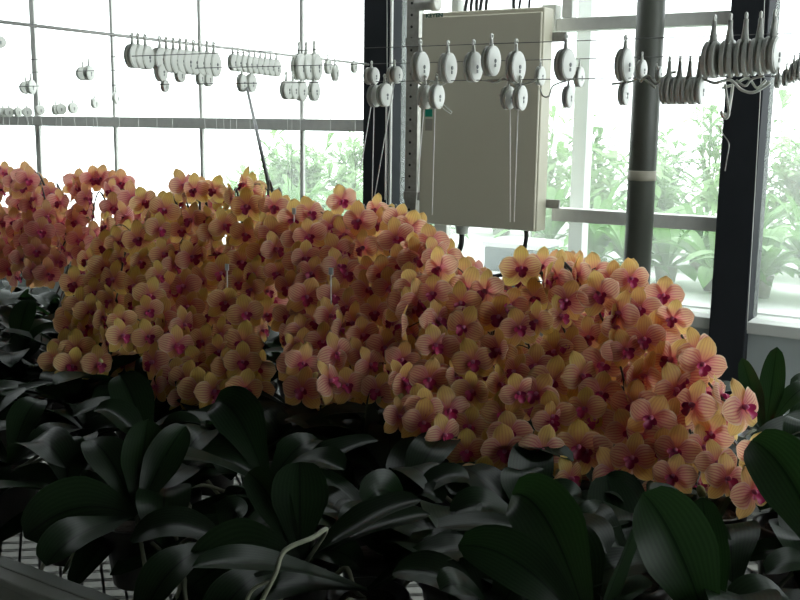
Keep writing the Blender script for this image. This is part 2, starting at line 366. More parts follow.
# ------------------------------------------------------------------ reels
def reel_meshes(thick, neck):
    h = thick/2
    mb = MB()
    prof = [(-h*1.12,.02),(-h*1.10,.20),(-h*1.02,.40),(-h*.98,.455),(-h*.9,.46),(-h*.82,.495),(-h*.30,.50),(-h*.2,.40),(h*.2,.40),(h*.30,.50),(h*.82,.495),(h*.9,.46),(h*.98,.455),(h*1.02,.40),(h*1.10,.20),(h*1.12,.02)]
    mb.lathe(prof, 30, 'X'); body = mb.mesh('reel_body', M['white_plastic'])
    for p_ in body.polygons: p_.use_smooth = False
    mb = MB(); top = .5+neck
    mb.tube([(0,0,.42),(0,0,.54),(0,0,.5+neck*.5),(0,0,top-.06)], [.16,.11,.075,.065] if neck > .4 else [.10,.07,.055,.05], 8)
    mb.tube([Vector((0, .075*math.cos(t), top+.02+.075*math.sin(t))) for t in [2*math.pi*k/12 for k in range(13)]], .035, 6, cap=False)
    hook = mb.mesh('reel_hook', M['white_plastic'])
    mb = MB(); e = h*1.12
    for q in (-1, 1):
        mb.lathe([(q*e, .07),(q*(e+.02), .06)] if q > 0 else [(-e-.02, .06),(-e, .07)], 12, 'X')
    mb.box((e, -.045, -.20), (e+.012, .045, -.09))
    hub = mb.mesh('reel_hub', M['grey_hub'], False)
    return body, hook, hub
REEL = {'flat': reel_meshes(.30, .28), 'fat': reel_meshes(.34, .34), 'neck': reel_meshes(.36, .58), 'round': reel_meshes(.62, .25)}
REELG = 'white hanging string reels on the wires'
def reel(kind, c, dia, label, yaw=0, roll=0, cords=()):
    o = thing('hanging_reel', c, label, 'reel', REELG)
    top = {'neck': 1.02, 'round': .75}.get(kind, .72)
    mw = Matrix.Rotation(yaw, 4, 'Z') @ Matrix.Rotation(roll, 4, 'X') @ Matrix.Scale(dia, 4)
    for nm, me in zip(('spool', 'hook', 'hub'), REEL[kind]): child(nm, me, o, mw)
    for pts in cords:
        mb = MB(); mb.tube([Vector(p)-Vector(c) for p in pts], .0015, 5); ob = child('cord', mb.mesh('cord', M['string']), o, Matrix())
    return o
def dia_px(c, h): return h/FPX*depth(c)
ORD = ['first','second','third','fourth','fifth','sixth','seventh','eighth','ninth']

# sloping wire at upper left
wA = at_d(-40, 17, 2.75); wB = at_d(372, 64.8, 5.0)
def on_wire(px):
    # the point of the sloping wire seen at column px
    lo, hi = 0.0, 1.0
    for _ in range(40):
        m_ = (lo+hi)/2; p = wA.lerp(wB, m_); q = ROT.transposed() @ (p-CAM); x = 400 + FPX*q.x/-q.z
        if x < px: lo = m_
        else: hi = m_
    return wA.lerp(wB, lo)
mb = MB(); mb.tube([wA, wA.lerp(wB, .5), wB], .0055, 8); tag(mb.build('hanging_wire', M['alu']), 'grey wire sloping down to the right across the big left window, reels along it', 'wire')
def wire_reel(px, py, h, kind, label, **k):
    dd = depth(on_wire(min(max(px, -30), 360))); c = at_d(px, py, dd)
    return reel(kind, c, h/FPX*dd, label, yaw=.26+R.uniform(-.08,.08), roll=R.uniform(-.06,.06), **k)
for i, (px, py) in enumerate(((133,56),(139,56.5),(146,57.5))):
    wire_reel(px, py, 24, 'fat', f'{["rear","middle","front-facing"][i]} white reel of the three hung together at the high end of the sloping wire')
for i in range(9):
    wire_reel(160+i*6.7, 59.5+i*.66, 24, 'fat', f'{ORD[i]} reel from the left in the long stack of nine fat reels' if i < 8 else 'last reel at the right end of the long fat stack, its round face showing')
for px, py, h, lb in ((161,72,19,'white reel tucked under the left end of the long fat stack'), (180,75,15,'white reel under the middle of the long fat stack'), (165,86,12,'small white reel hanging lowest under the long fat stack'), (200,78,14,'left of the two reels under the right end of the long fat stack'), (208,79,15,'right of the two reels under the right end of the long fat stack')):
    wire_reel(px, py, h, 'fat', lb)
for i in range(9):
    wire_reel(233+i*5.4, 62.5+i*.7, 17, 'flat', f'{ORD[i]} reel from the left in the row of nine small reels above the rod' if i < 8 else 'last reel at the right end of the row of nine small reels')
wire_reel(242, 83, 18, 'flat', 'left of the two reels hung low where the grey rod ends')
wire_reel(251, 83, 18, 'flat', 'right of the two reels hung low where the grey rod ends')
for i, (px, py, h) in enumerate(((299,67,26),(306,67,26),(314.5,67,27))):
    wire_reel(px, py, h, 'fat', f'{["rear","middle","front"][i]} reel of the three large ones before the thin mullion beside the dark column')
for i, (px, py, h) in enumerate(((286.5,90,19),(293,90,19),(301,91,20))):
    wire_reel(px, py, h, 'fat', f'{["left","middle","right"][i]} reel of the three hanging below the large reels at the thin mullion')
wire_reel(314, 91, 20, 'flat', 'lone lower reel just right of the three low reels at the thin mullion')
wire_reel(328, 67, 14, 'flat', 'small reel with upright hook, left of the lower round one, near the dark column')
wire_reel(335, 73, 16, 'flat', 'small round reel hanging slightly lower, near the dark column')
wire_reel(354, 67, 12, 'flat', 'tiny lone reel against the white window nearest the dark column')
# small reels far off, before the left window, each with a string
far = [(83,73.5,14,'left of a touching pair of small reels alone in the left window pane'),(89,73,15,'right of a touching pair of small reels alone in the left window pane'),
       (26,87.5,13,'left of the two small reels beside the wide left mullion'),(31,87,14,'right of the two small reels beside the wide left mullion'),
       (3,112,10,'tiny reel at the left picture edge just above the window rail'),(9,112,10,'second tiny reel from the left edge above the window rail'),(18,112,10,'third tiny reel from the left edge above the window rail'),(27,112,10,'fourth tiny reel from the left edge above the window rail'),
       (40,110,10,'tiny reel over the wide left mullion just above the rail'),(56,109.5,11,'left of two touching tiny reels right of the wide mullion'),(61,109,11,'right of two touching tiny reels right of the wide mullion'),
       (73,108,11,'tiny lone reel just right of the two touching tiny ones'),(95,103,11,'tiny lone reel midway between two mullions, above the rail'),(116.5,98,12,'tiny reel over the second mullion from the left, above the rail'),(0,42,12,'reel half cut off by the left picture edge below the sloping wire')]
for px, py, h, lb in far:
    dd = .075/(h/FPX); dd = min(dd, 5.9); c = at_d(px, py, dd)
    cords = [[c + Vector((0,0,-.03)), c + Vector((R.uniform(-.02,.02), 0, -.12)), c + Vector((R.uniform(-.06,.06), 0, -.55))]]
    reel('fat', c, h/FPX*dd, lb, yaw=R.uniform(-.4,.4), cords=cords)
# grey rod hanging to the flowers
r0 = at_d(247, 88, depth(on_wire(247))); r1 = at_d(270, 190, depth(on_wire(247))-1.2)
mb = MB(); mb.tube([r0, r1], .006, 8); tag(mb.build('hanging_rod', M['rod']), 'thin grey rod hanging from the reels down into the orchid flowers', 'rod')
# strings over the rail
k = 0
for px in (137,157,172,203,215,222,230,236,249,287,292,300,331,355):
    p = at_y(px, 95, YW-.4); q = at_y(px+R.uniform(-3,6), 190, YW-.4)
    mb = MB(); mb.tube([p, q], .0013, 4); k += 1
    tag(mb.build('hanging_string', M['string']), 'thin white string hanging in front of the big left window', 'string', 'white strings before the left window')

# wires parallel to the wall
YR = 2.44
zw = [at_y(470, 44.5, YR).z, at_y(470, 61.5, YR+.35).z, at_y(470, 80.3, YR).z]
for i, nm in enumerate(('topmost', 'middle', 'lowest')):
    yy = (YR, YR+.35, YR)[i]
    mb = MB(); mb.tube([(XL, yy, zw[i]), (XR, yy, zw[i])], .0012, 5)
    tag(mb.build('hanging_wire', M['wire']), f'{nm} of the three thin dark wires crossing before the cabinet', 'wire')
def wr(px, py, h, kind, label, y=YR, **k):
    c = at_y(px, py, y); return reel(kind, c, dia_px(c, h), label, yaw=R.uniform(-.08,.08), **k)
def down(px0, py0, px1, py1, y=YR, y2=None): return [at_y(px0, py0, y), at_y((px0+px1)/2, (py0+py1)/2, y), at_y(px1, py1, y2 or y)]
wr(420, 67, 30, 'flat', 'first reel from the left in the row before the cabinet, over the strut edge')
wr(447.5, 68, 30, 'flat', 'second reel from the left in the row before the cabinet')
wr(473, 67, 30, 'flat', 'third reel from the left in the row before the cabinet')
wr(491, 61, 30, 'flat', 'fourth reel before the cabinet, hung highest of its row')
wr(515.5, 67, 31, 'flat', 'fifth reel before the cabinet, nearest its right edge')
wr(565, 65, 32, 'fat', 'large fat reel alone on the white window just right of the cabinet')
wr(624.5, 65, 33, 'flat', 'large reel at the left edge of the round post')
wr(425, 97, 24, 'flat', 'rear reel of the low pair with a cord loop, at the left of the cabinet', cords=[down(424, 108, 415, 215)])
wr(436.5, 96.5, 25, 'flat', 'front reel of the low pair with a cord loop, at the left of the cabinet', cords=[down(435, 108, 432, 215), [at_y(x, y, YR) for x, y in ((443,104),(452,112),(451,114),(445,110),(441,106))]])
wr(508, 98, 23, 'flat', 'rear reel of the low pair before the right part of the cabinet', cords=[down(510, 108, 510, 222)])
wr(520, 98, 25, 'flat', 'front reel of the low pair before the right part of the cabinet', cords=[down(518, 110, 514, 222)])
wr(568, 97, 22, 'flat', 'thin low reel seen edge-on under the large fat one right of the cabinet')
wr(624, 94, 23, 'flat', 'low reel under the large one at the left edge of the round post')
wr(540, 76, 19, 'flat', 'small reel at the right edge of the cabinet', y=YR+.35)
wr(579, 77, 20, 'flat', 'small reel partly behind the large fat one right of the cabinet', y=YR+.35)
wr(641.5, 70, 20, 'flat', 'small reel hung in front of the round post')
wr(659, 74, 15, 'flat', 'small tilted reel at the right edge of the round post', roll=.8)
for i, px in enumerate((668, 678.5, 688.5, 698)):
    wr(px, 90.5, 28, 'neck', f'{ORD[i]} from the left of the four slim reels between round post and right column')
for i, (px, py) in enumerate(((712,60),(728,59),(743.5,58),(758,57),(772,55))):
    wr(px, py, 37, 'neck', f'{ORD[i]} from the left of the five large long-necked reels at the right column', cords=())
for i, (px, py, h) in enumerate(((778,81,15),(786,78,17),(793,73,20),(799,70,22))):
    wr(px, py, h, 'flat', f'{ORD[i]} from the left of the small reels right of the right column')
wr(371.5, 76, 17, 'round', 'left of the two round reels on the dark column left of the cabinet', cords=[])
wr(394.5, 75, 17, 'round', 'right of the two round reels on the dark column left of the cabinet', cords=[down(394, 84, 374, 200)])
wr(374.5, 96, 22, 'flat', 'left of the two low flat reels on the dark column', cords=[down(371, 106, 360, 172), down(374, 106, 372, 200)])
wr(384.5, 95, 23, 'flat', 'right of the two low flat reels on the dark column', cords=[down(386, 106, 385, 200)])
# loose white cords and hooks, and a strand for the column highlight
def cordthing(name, pix, r, label, catg, y=YR, group=None):
    mb = MB(); mb.tube(cat_rom([at_y(px, py, y+dy) for px, py, dy in pix], 5), r, 6); return tag(mb.build(name, M['white_plastic']), label, catg, group)
cordthing('wire_hook', [(725,84,0),(727,98,0),(729,112,0),(727,118,0),(723,117,0),(721,111,0)], .0035, 'left of the two white hooks dangling under the long-necked reels', 'hook')
cordthing('wire_hook', [(733,84,.02),(731,98,.02),(729,111,.02),(726,116,.02),(724,113,.02)], .0035, 'right of the two white hooks dangling under the long-necked reels', 'hook')
cordthing('loose_cord', [(704,79,0),(715,83,-.02),(730,80,0),(742,90,.02),(755,92,0),(770,82,.02)], .0038, 'thick white cord sagging deepest under the long-necked reels', 'cord')
cordthing('loose_cord', [(722,88,.03),(735,84,.03),(748,78,.03),(757,88,.03),(766,80,.03)], .0034, 'white cord zigzagging across the right column under the long-necked reels', 'cord')
cordthing('loose_cord', [(736,80,-.03),(745,86,-.03),(752,79,-.03),(764,76,-.03)], .003, 'short white cord under the fourth and fifth long-necked reels', 'cord')
cordthing('loose_cord', [(640,82,0),(648,76,0),(656,84,0),(668,74,0),(676,72,0)], .0034, 'white cord zigzagging at the right edge of the round post', 'cord')
cordthing('loose_cord', [(612,84,0),(630,82,0),(642,78,0),(655,88,0)], .003, 'thin white cord crossing the round post below its reel', 'cord')
cordthing('loose_cord', [(540,88,0),(543,96,0),(549,96,0),(553,86,0),(566,81,0),(578,78,0)], .0022, 'looped white cord beside the right edge of the cabinet', 'cord')
cordthing('loose_cord', [(482,80,0),(497,82,0),(504,78,0),(513,84,0),(530,83,0),(538,78,0)], .003, 'white cord strung below the reels before the cabinet', 'cord')
cordthing('loose_cord', [(416,81,0),(425,86,0),(432,81,0),(440,85,0),(448,81,0)], .003, 'crumpled white cord over the low reel pair left of the cabinet', 'cord')
cordthing('loose_cord', [(717,124,0),(723,134,0),(729,144,0),(727,158,0),(725,171,0)], .0013, 'thin white kinked string on the right column face', 'string')
cordthing('loose_cord', [(387,0,-.2),(387,90,-.2),(386.5,205,-.2)], .0013, 'straight thin white string hanging full length down the left dark column', 'string', y=YR+.3)
cordthing('loose_cord', [(765,-8,0),(760,100,0),(747,330,0)], .0013, 'long thin white strand imitating the highlight on the right column edge', 'string', y=YW-.2)  # bright edge highlight of the column, built as a thin white strand

# ------------------------------------------------------------------ outside, behind the glass
obx0, obx1 = -6.0, 1.8
ob = thing('white_bench', ((obx0+obx1)/2, 5.6, 0), 'white growing bench behind the glazed wall, leafy plants on it', 'bench')
mb = MB(); mb.box((obx0, YW+.16, .76), (obx1, 8.4, .80)); mb.build('bench_top', M['white_bench'], ob, smooth=False)
for x in (obx0+.3, -4, -2, 0, obx1-.3):
    for y in (YW+.4, 8.0):
        mb = MB(); mb.box((x-.03, y-.03, 0), (x+.03, y+.03, .76)); mb.build('leg', M['white_bench'], ob, smooth=False)
cp = at_y(510, 258, 4.95); cq = at_y(484, 246, 4.95); cr = at_y(536, 272, 4.95)
cr_ = thing('grey_crate', (cp.x, 5.05, .8), 'blue-grey slatted crate on the white bench, seen under the cabinet', 'crate')
mb = MB(); mb.box((cq.x, 4.95, .80), (cr.x, 5.25, cq.z)); mb.build('body', M['crate'], cr_, smooth=False, bevel=.01)
mb = MB(); mb.box((cq.x-.01, 4.94, cq.z), (cr.x+.01, 5.26, cq.z+.03)); mb.build('rim', M['white_bench'], cr_, smooth=False, bevel=.005)

def leaf_surface(mb, base, ctrl, tip, width, face, fold=.35, nu=6, nv=12, m=0, wav=0):
    base, ctrl, tip, face = Vector(base), Vector(ctrl), Vector(tip), Vector(face)
    ph = R.uniform(0, 6)
    def fn(u, v):
        p = base*(1-v)**2 + ctrl*2*v*(1-v) + tip*v*v
        t = ((ctrl-base)*(1-v) + (tip-ctrl)*v).normalized()
        sd = t.cross(face); sd = sd.normalized() if sd.length > 1e-4 else Vector((1,0,0))
        nr = sd.cross(t)
        hw = width/2*(math.sin(math.pi*min(.999, .03+.97*v**1.12))**.48 if v < 1 else .04)*(.40+.60*min(1, v*2.2))
        return p + sd*u*hw + nr*(fold*abs(u)**1.3*hw + wav*math.sin(v*9+ph)*u*hw)
    mb.grid(fn, nu, nv, m)

PLANTG = 'green leafy plants on the white bench'
def out_plant(x, y, h, nl, wd, mt, label, droop=.5):
    pz = .80
    t = thing('leafy_plant', (x, y, pz), label, 'plant', PLANTG)
    mb = MB(); mb.lathe([(0,.045),(.09,.058),(.10,.062),(.105,.055),(.09,.05)], 14, 'Z', (x, y, pz)); mb.build('pot', M['root'], t)
    mb = MB()
    for i in range(nl):
        az = R.uniform(0, 6.283); l = h*R.uniform(.6, 1.05); el = R.uniform(.25, 1.25)
        b = Vector((x, y, pz+.08)); d = Vector((math.cos(az)*math.cos(el), math.sin(az)*math.cos(el), math.sin(el)))
        mid = b + d*l*.65 + Vector((0,0,.12*l)); tip = b + Vector((d.x,d.y,0))*l*1.15 + Vector((0,0,max(-.02, d.z*l*.95 - droop*l*(1.2-d.z)*.6)))
        leaf_surface(mb, b, mid, tip, wd*R.uniform(.7,1.2), Vector((0,0,1)) + Vector((-d.x,-d.y,0))*.6, .25, 2, 7)
    mb.build('foliage', mt, t)
rows = [(5.02, .40, 22, .09, 'out_leaf', [-4.0,-3.7,-3.4,-3.1,-1.98,-1.75,-1.52,-1.29,-1.06,-.83,-.60,-.38], 'near row', .75),
        (5.75, .52, 26, .06, 'out_leaf', [-4.9,-4.5,-4.15,-3.8,-3.4,-2.5,-2.2,-1.9,-1.6,-1.3,-1.0,-.7], 'second row', .6)]
NUM = ['first','second','third','fourth','fifth','sixth','seventh','eighth','ninth','tenth','eleventh','twelfth','thirteenth','fourteenth','fifteenth','sixteenth','seventeenth','eighteenth','nineteenth','twentieth']
LOOK = {'near row': 'broad-leaved bright green plant', 'second row': 'taller bright green plant'}
for (y, h, nl, wd, mt, xs, nm, dr_) in rows:
    for i, x in enumerate(xs):
        out_plant(x+R.uniform(-.06,.06), y+R.uniform(-.08,.08), h*R.uniform(.85,1.1), nl, wd, M[mt], f'{LOOK[nm]} outside the glass, {NUM[i]} from the left in the {nm}', dr_)
def bushy(x, y, h, wd, n, label):
    # a tall plant: thin stems carrying many small arching leaves
    t = thing('leafy_plant', (x, y, .8), label, 'plant', PLANTG)
    mb = MB(); mb.lathe([(0,.06),(.12,.08),(.125,.07)], 12, 'Z', (x, y, .8)); mb.build('pot', M['white_plastic'], t)
    ms = MB(); mb = MB()
    for k in range(9):
        a0 = R.uniform(0, 6.28); rr = R.uniform(.05, wd); tp = Vector((x+math.cos(a0)*rr, y+math.sin(a0)*rr*.8, .8+h*R.uniform(.6,1)))
        b0 = Vector((x, y, .9)); ms.tube([b0, b0.lerp(tp, .5)+Vector((0,0,.05)), tp], .004, 4)
        for q in range(n//9):
            f_ = R.uniform(.08, 1); p = b0.lerp(tp, f_)
            az = R.uniform(0, 6.28); l = R.uniform(.14, .30); el = R.uniform(-.3, .9)
            d = Vector((math.cos(az)*math.cos(el), math.sin(az)*math.cos(el), math.sin(el)))
            leaf_surface(mb, p, p+d*l*.6, p+d*l+Vector((0,0,-.25*l)), R.uniform(.03,.06), Vector((0,0,1))-d*.3, .2, 2, 4)
    ms.build('stems', M['out_grass'], t); mb.build('foliage', M['out_grass'], t)
for y, h, nm, xs in ((6.6, .74, 'third row', [-5.5+.43*k for k in range(13)]), (7.6, .95, 'far row', [-6.2+.47*k for k in range(13)])):
    for i, x in enumerate(xs):
        hh = h*R.uniform(.85,1.1)*(.72 if x < -3.6 else 1)
        bushy(x+R.uniform(-.08,.08), y+R.uniform(-.1,.1), hh, .34, 198, f'hazy pale bushy plant outside the glass, {NUM[i]} from the left in the {nm}')

# ------------------------------------------------------------------ the bench in the room
BZ = .82
BY0 = at_z(50, 578, BZ+.03).y; BY1 = BY0 + 1.65; BX0, BX1 = -4.2, 1.4
bench = thing('growing_bench', ((BX0+BX1)/2, (BY0+BY1)/2, 0), 'aluminium growing bench with mesh top under the orchids', 'bench')
mb = MB(); mb.box((BX0, BY0-.03, BZ-.07), (BX1, BY0, BZ+.04)); mb.box((BX0, BY0-.06, BZ+.025), (BX1, BY0-.03, BZ+.04)); mb.build('edge_rail', M['bench_alu'], bench, smooth=False, bevel=.003)
mb = MB(); mb.box((BX0, BY1, BZ-.07), (BX1, BY1+.03, BZ+.04)); mb.build('edge_rail', M['bench_alu'], bench, smooth=False, bevel=.003)
mb = MB()
ch, cl = .022, .055
ny = int((BY1-BY0)/ch); nx = int((BX1-BX0)/cl)
def strand(a, b, wd=.0022):
    a = Vector(a); b = Vector(b); t = (b-a).normalized(); s = Vector((-t.y, t.x, 0))*wd; k = len(mb.v)
    mb.v += [a-s, a+s, b+s, b-s, a-s-Vector((0,0,.003)), a+s-Vector((0,0,.003)), b+s-Vector((0,0,.003)), b-s-Vector((0,0,.003))]
    for q in ((3,2,1,0),(4,5,6,7),(0,1,5,4),(2,3,7,6)): mb.face([k+i for i in q])
for j in range(ny):
    y0 = BY0+j*ch
    for i in range(nx):
        x0 = BX0+i*cl + (cl/2 if j % 2 else 0)
        strand((x0, y0, BZ), (x0+cl/2, y0+ch, BZ)); strand((x0+cl, y0, BZ), (x0+cl/2, y0+ch, BZ))
mb.build('mesh_top', M['mesh_steel'], bench, smooth=False)
for x in (BX0+.3, -2.2, -.4, BX1-.2):
    for y in (BY0+.25, BY1-.25):
        mb = MB(); mb.box((x-.025, y-.025, 0), (x+.025, y+.025, BZ-.01)); mb.build('leg', M['bench_alu'], bench, smooth=False)
for y in (BY0+.25, BY1-.25):
    mb = MB(); mb.box((BX0, y-.02, BZ-.045), (BX1, y+.02, BZ-.004)); mb.build('cross_beam', M['bench_alu'], bench, smooth=False)

# ------------------------------------------------------------------ orchids
def petal_grid(mb, ang, L, W, p, q, z0, cup, rec, edge, m, nu=6, nv=7, tilt=0, wob=0):
    ca, sa = math.cos(ang), math.sin(ang); ph = R.uniform(0, 6)
    def fn(u, v):
        e_ = v**p; hw = W/2*max(.03, (1-abs(2*e_-1)**(1.1/q))**.5) * (.35+.65*min(1, v*3.0))
        x = v*L*(1-.06*u*u); y = u*hw
        z = z0 + cup*math.sin(math.pi*v)*L - rec*v*v*L + edge*u*u*hw + tilt*v*L + wob*math.sin(5*v+ph+u*2)*L*.05
        return Vector((x*ca - y*sa, x*sa + y*ca, z))
    mb.grid(lambda u, v: fn(u, 1-(1-v)**1.6), nu, nv, m)
FLOW = {}
for k in range(24):
    j = lambda a: 1 + R.uniform(-a, a)
    mb = MB(); A = math.radians
    cl_ = 0 if k % 8 < 6 else .55; pal = ('peach','yellow','rosy')[k//8]       # two variants are half open
    petal_grid(mb, A(90+R.uniform(-6,6)), .53*j(.07), .38*j(.1), 1.0, .52, -.02, .10, .10-cl_, -.10, 1, tilt=.02)
    for s in (-1, 1):
        petal_grid(mb, A(-90 + s*(42+R.uniform(-6,6))), .53*j(.07), .37*j(.1), 1.0, .55, -.025, .08, .14-cl_, -.10, 1)
        petal_grid(mb, A(90 - s*(80+R.uniform(-7,7))), .50*j(.05), .50*j(.07), 1.1, .52, .012, .10, .12-cl_, .05, 0, wob=.6)
    pet = mb.mesh('orchid_flower', list(PM[pal]))
    mb = MB()
    petal_grid(mb, A(-90+R.uniform(-8,8)), .22, .19, 1.3, .8, .06, .25, -.1, .5, 0, 4, 5, tilt=.35)
    for s in (-1, 1): petal_grid(mb, A(-90 + s*75), .16, .13, 1.1, .7, .03, .1, -.2, .3, 0, 4, 4, tilt=.7)
    mb.ell((0,.015,.07), (Vector((.045,0,0)), Vector((0,.05,0)), Vector((0,0,.08))), 8, 6, 1)
    FLOW.setdefault(pal, []).append((pet, mb.mesh('orchid_lip', [M['lip'], M['column_tip']])))
mb = MB(); mb.ell((0,0,0), (Vector((.30,0,0)), Vector((0,.30,0)), Vector((0,0,.5))), 8, 7); BUD = mb.mesh('orchid_bud', M['bud'])
mb = MB(); mb.lathe([(0,.042),(.002,.044),(.09,.056),(.092,.060),(.108,.061),(.110,.055),(.10,.053)], 18); POT = mb.mesh('pot', M['pot'])
mb = MB(); mb.lathe([(.098,.0535),(.102,.03),(.104,.002)], 14); BARK = mb.mesh('bark', M['bark'])

def look_matrix(pos, nrm, roll, sc):
    z = nrm.normalized(); up = Vector((0,0,1)); x = up.cross(z).normalized(); y = z.cross(x)
    m = Matrix((x, y, z)).transposed().to_4x4()
    return Matrix.Translation(pos) @ m @ Matrix.Rotation(roll, 4, 'Z') @ Matrix.Scale(sc, 4)

def random_leaves(t, crown, n, az0=None, lmin=.24, lmax=.34):
    az0 = R.uniform(0, 3.14) if az0 is None else az0
    for i in range(n):
        az = az0 + math.pi*(i % 2) + R.uniform(-.45,.45); l = R.uniform(lmin, lmax); el = R.uniform(.25,.75)
        d = Vector((math.cos(az)*math.cos(el), math.sin(az)*math.cos(el), math.sin(el)))
        mid = crown + d*l*.62; tip = crown + Vector((d.x,d.y,0)).normalized()*l*R.uniform(.8,.98) + Vector((0,0,R.uniform(-.05,.09)))
        mb = MB(); leaf_surface(mb, crown-t.location, mid-t.location, tip-t.location, R.uniform(.078,.10), Vector((0,0,1))-Vector((d.x,d.y,0))*.5, R.uniform(.1,.3), 6, 14, wav=.05)
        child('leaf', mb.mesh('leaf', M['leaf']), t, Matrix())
def new_plant(x, y, label, group):
    t = thing('orchid_plant', (x, y, BZ), label, 'orchid', group)
    child('pot', POT, t, Matrix()); child('bark', BARK, t, Matrix())
    return t
def roots(t, n, spread=.10):
    for i in range(n):
        az = R.uniform(0, 6.28); c = Vector((0,0,.10)); pts = [c]
        for k_ in range(5):
            az += R.uniform(-.5,.5); c = c + Vector((math.cos(az)*spread/4, math.sin(az)*spread/4, R.uniform(-.012,.025) if k_ < 2 else R.uniform(-.05,-.01))); c.z = max(c.z, .01); pts.append(c)
        mb = MB(); mb.tube(cat_rom(pts, 4), [.0036]*20+[.0015], 6); child('aerial_root', mb.mesh('aerial_root', M['root']), t, Matrix())

FSIZE = .092
n_flowers = 0
def flower(t, pos, nrm, sc=1.0, half=False, pal='peach'):
    global n_flowers
    v = FLOW[pal][R.randrange(6) if not half else 6+R.randrange(2)]
    m = look_matrix(pos - t.location, nrm, R.uniform(-.35,.35), FSIZE*sc*R.uniform(.86,1.10))
    f = child('flower', v[0], t, m); child('lip', v[1], f, Matrix()); n_flowers += 1
    return f
used = []
def free_spot(x, y):
    # a place for a pot on the bench that is not taken
    y = min(max(y, BY0+.12), BY1-.1)
    for r in range(0, 40):
        for k_ in range(1 if r == 0 else 12):
            a_ = k_*6.283/12; q = (x+math.cos(a_)*r*.02, min(max(y+math.sin(a_)*r*.02, BY0+.10), BY1-.08))
            if all((q[0]-u_[0])**2+(q[1]-u_[1])**2 > .128**2 for u_ in used): used.append(q); return q
    return (x, y)
SPIKEG = 'flowering orchids on the bench'
def spike(t, crown, pix, ytop, ytip, step, side, buds, face_yaw=0, jit=.30, size=1.0, pal='peach'):
    n = len(pix)
    pts = [at_y(px, py, ytop+(ytip-ytop)*(i/(n-1))**1.2) for i, (px, py) in enumerate(pix)]
    spine = cat_rom(pts, 8)
    top = pts[0]
    back = Vector((0,.05,0))
    rise = [crown, crown.lerp(top, .35)+Vector((0,.10,.02)), crown.lerp(top, .75)+Vector((0,.09,-.02)), top+Vector((0,.05,-.008))]
    path = cat_rom(rise + [p+back*.7 for p in pts[1:]], 8)
    mb = MB(); mb.tube([p-t.location for p in path], [.0034]*(len(path)//2)+[.0024]*(len(path)-len(path)//2), 6)
    # flowers alternate left and right of the spine
    d_acc = 0; k_ = 0; nxt = 0
    for i in range(1, len(spine)):
        seg = (spine[i]-spine[i-1]).length
        d_acc += seg
        if d_acc >= nxt:
            nxt += step*R.uniform(.85,1.15); s = 1 if k_ % 2 else -1; k_ += 1
            p = spine[i] + Vector((s*side*R.uniform(.5,1.15)*.85, -abs(s)*side*.2+R.uniform(-.02,.02), R.uniform(-.012,.012)))
            toc = (CAM-p).normalized()
            yaw = face_yaw + s*R.uniform(.05,.5) + R.gauss(0, jit)
            nr = Matrix.Rotation(yaw, 3, 'Z') @ toc; nr.z = nr.z*.9 - R.uniform(-.10,.22)
            flower(t, p, nr, size, R.random() < .07, pal)
            bk = p - nr.normalized()*.012
            q = min(path, key=lambda w_: (w_-p).length)
            mid = (bk+q)/2 + Vector((0,.008,.010))
            mb.tube([w_-t.location for w_ in cat_rom([q, mid, bk], 3)], .0013, 5)
    for b_ in range(buds):
        e_ = path[-1] + Vector((R.uniform(-.03,.03), -.02, -.014*b_+R.uniform(-.01,.02)))
        mb.tube([path[-1]-t.location, e_-t.location], .0011, 5)
        child('bud', BUD, t, Matrix.Translation(e_-t.location) @ Euler((R.uniform(-.6,.6), R.uniform(-.6,.6), 0)).to_matrix().to_4x4() @ Matrix.Scale(R.uniform(.018,.028), 4))
    child('flower_stem', mb.mesh('flower_stem', M['stem']), t, Matrix())

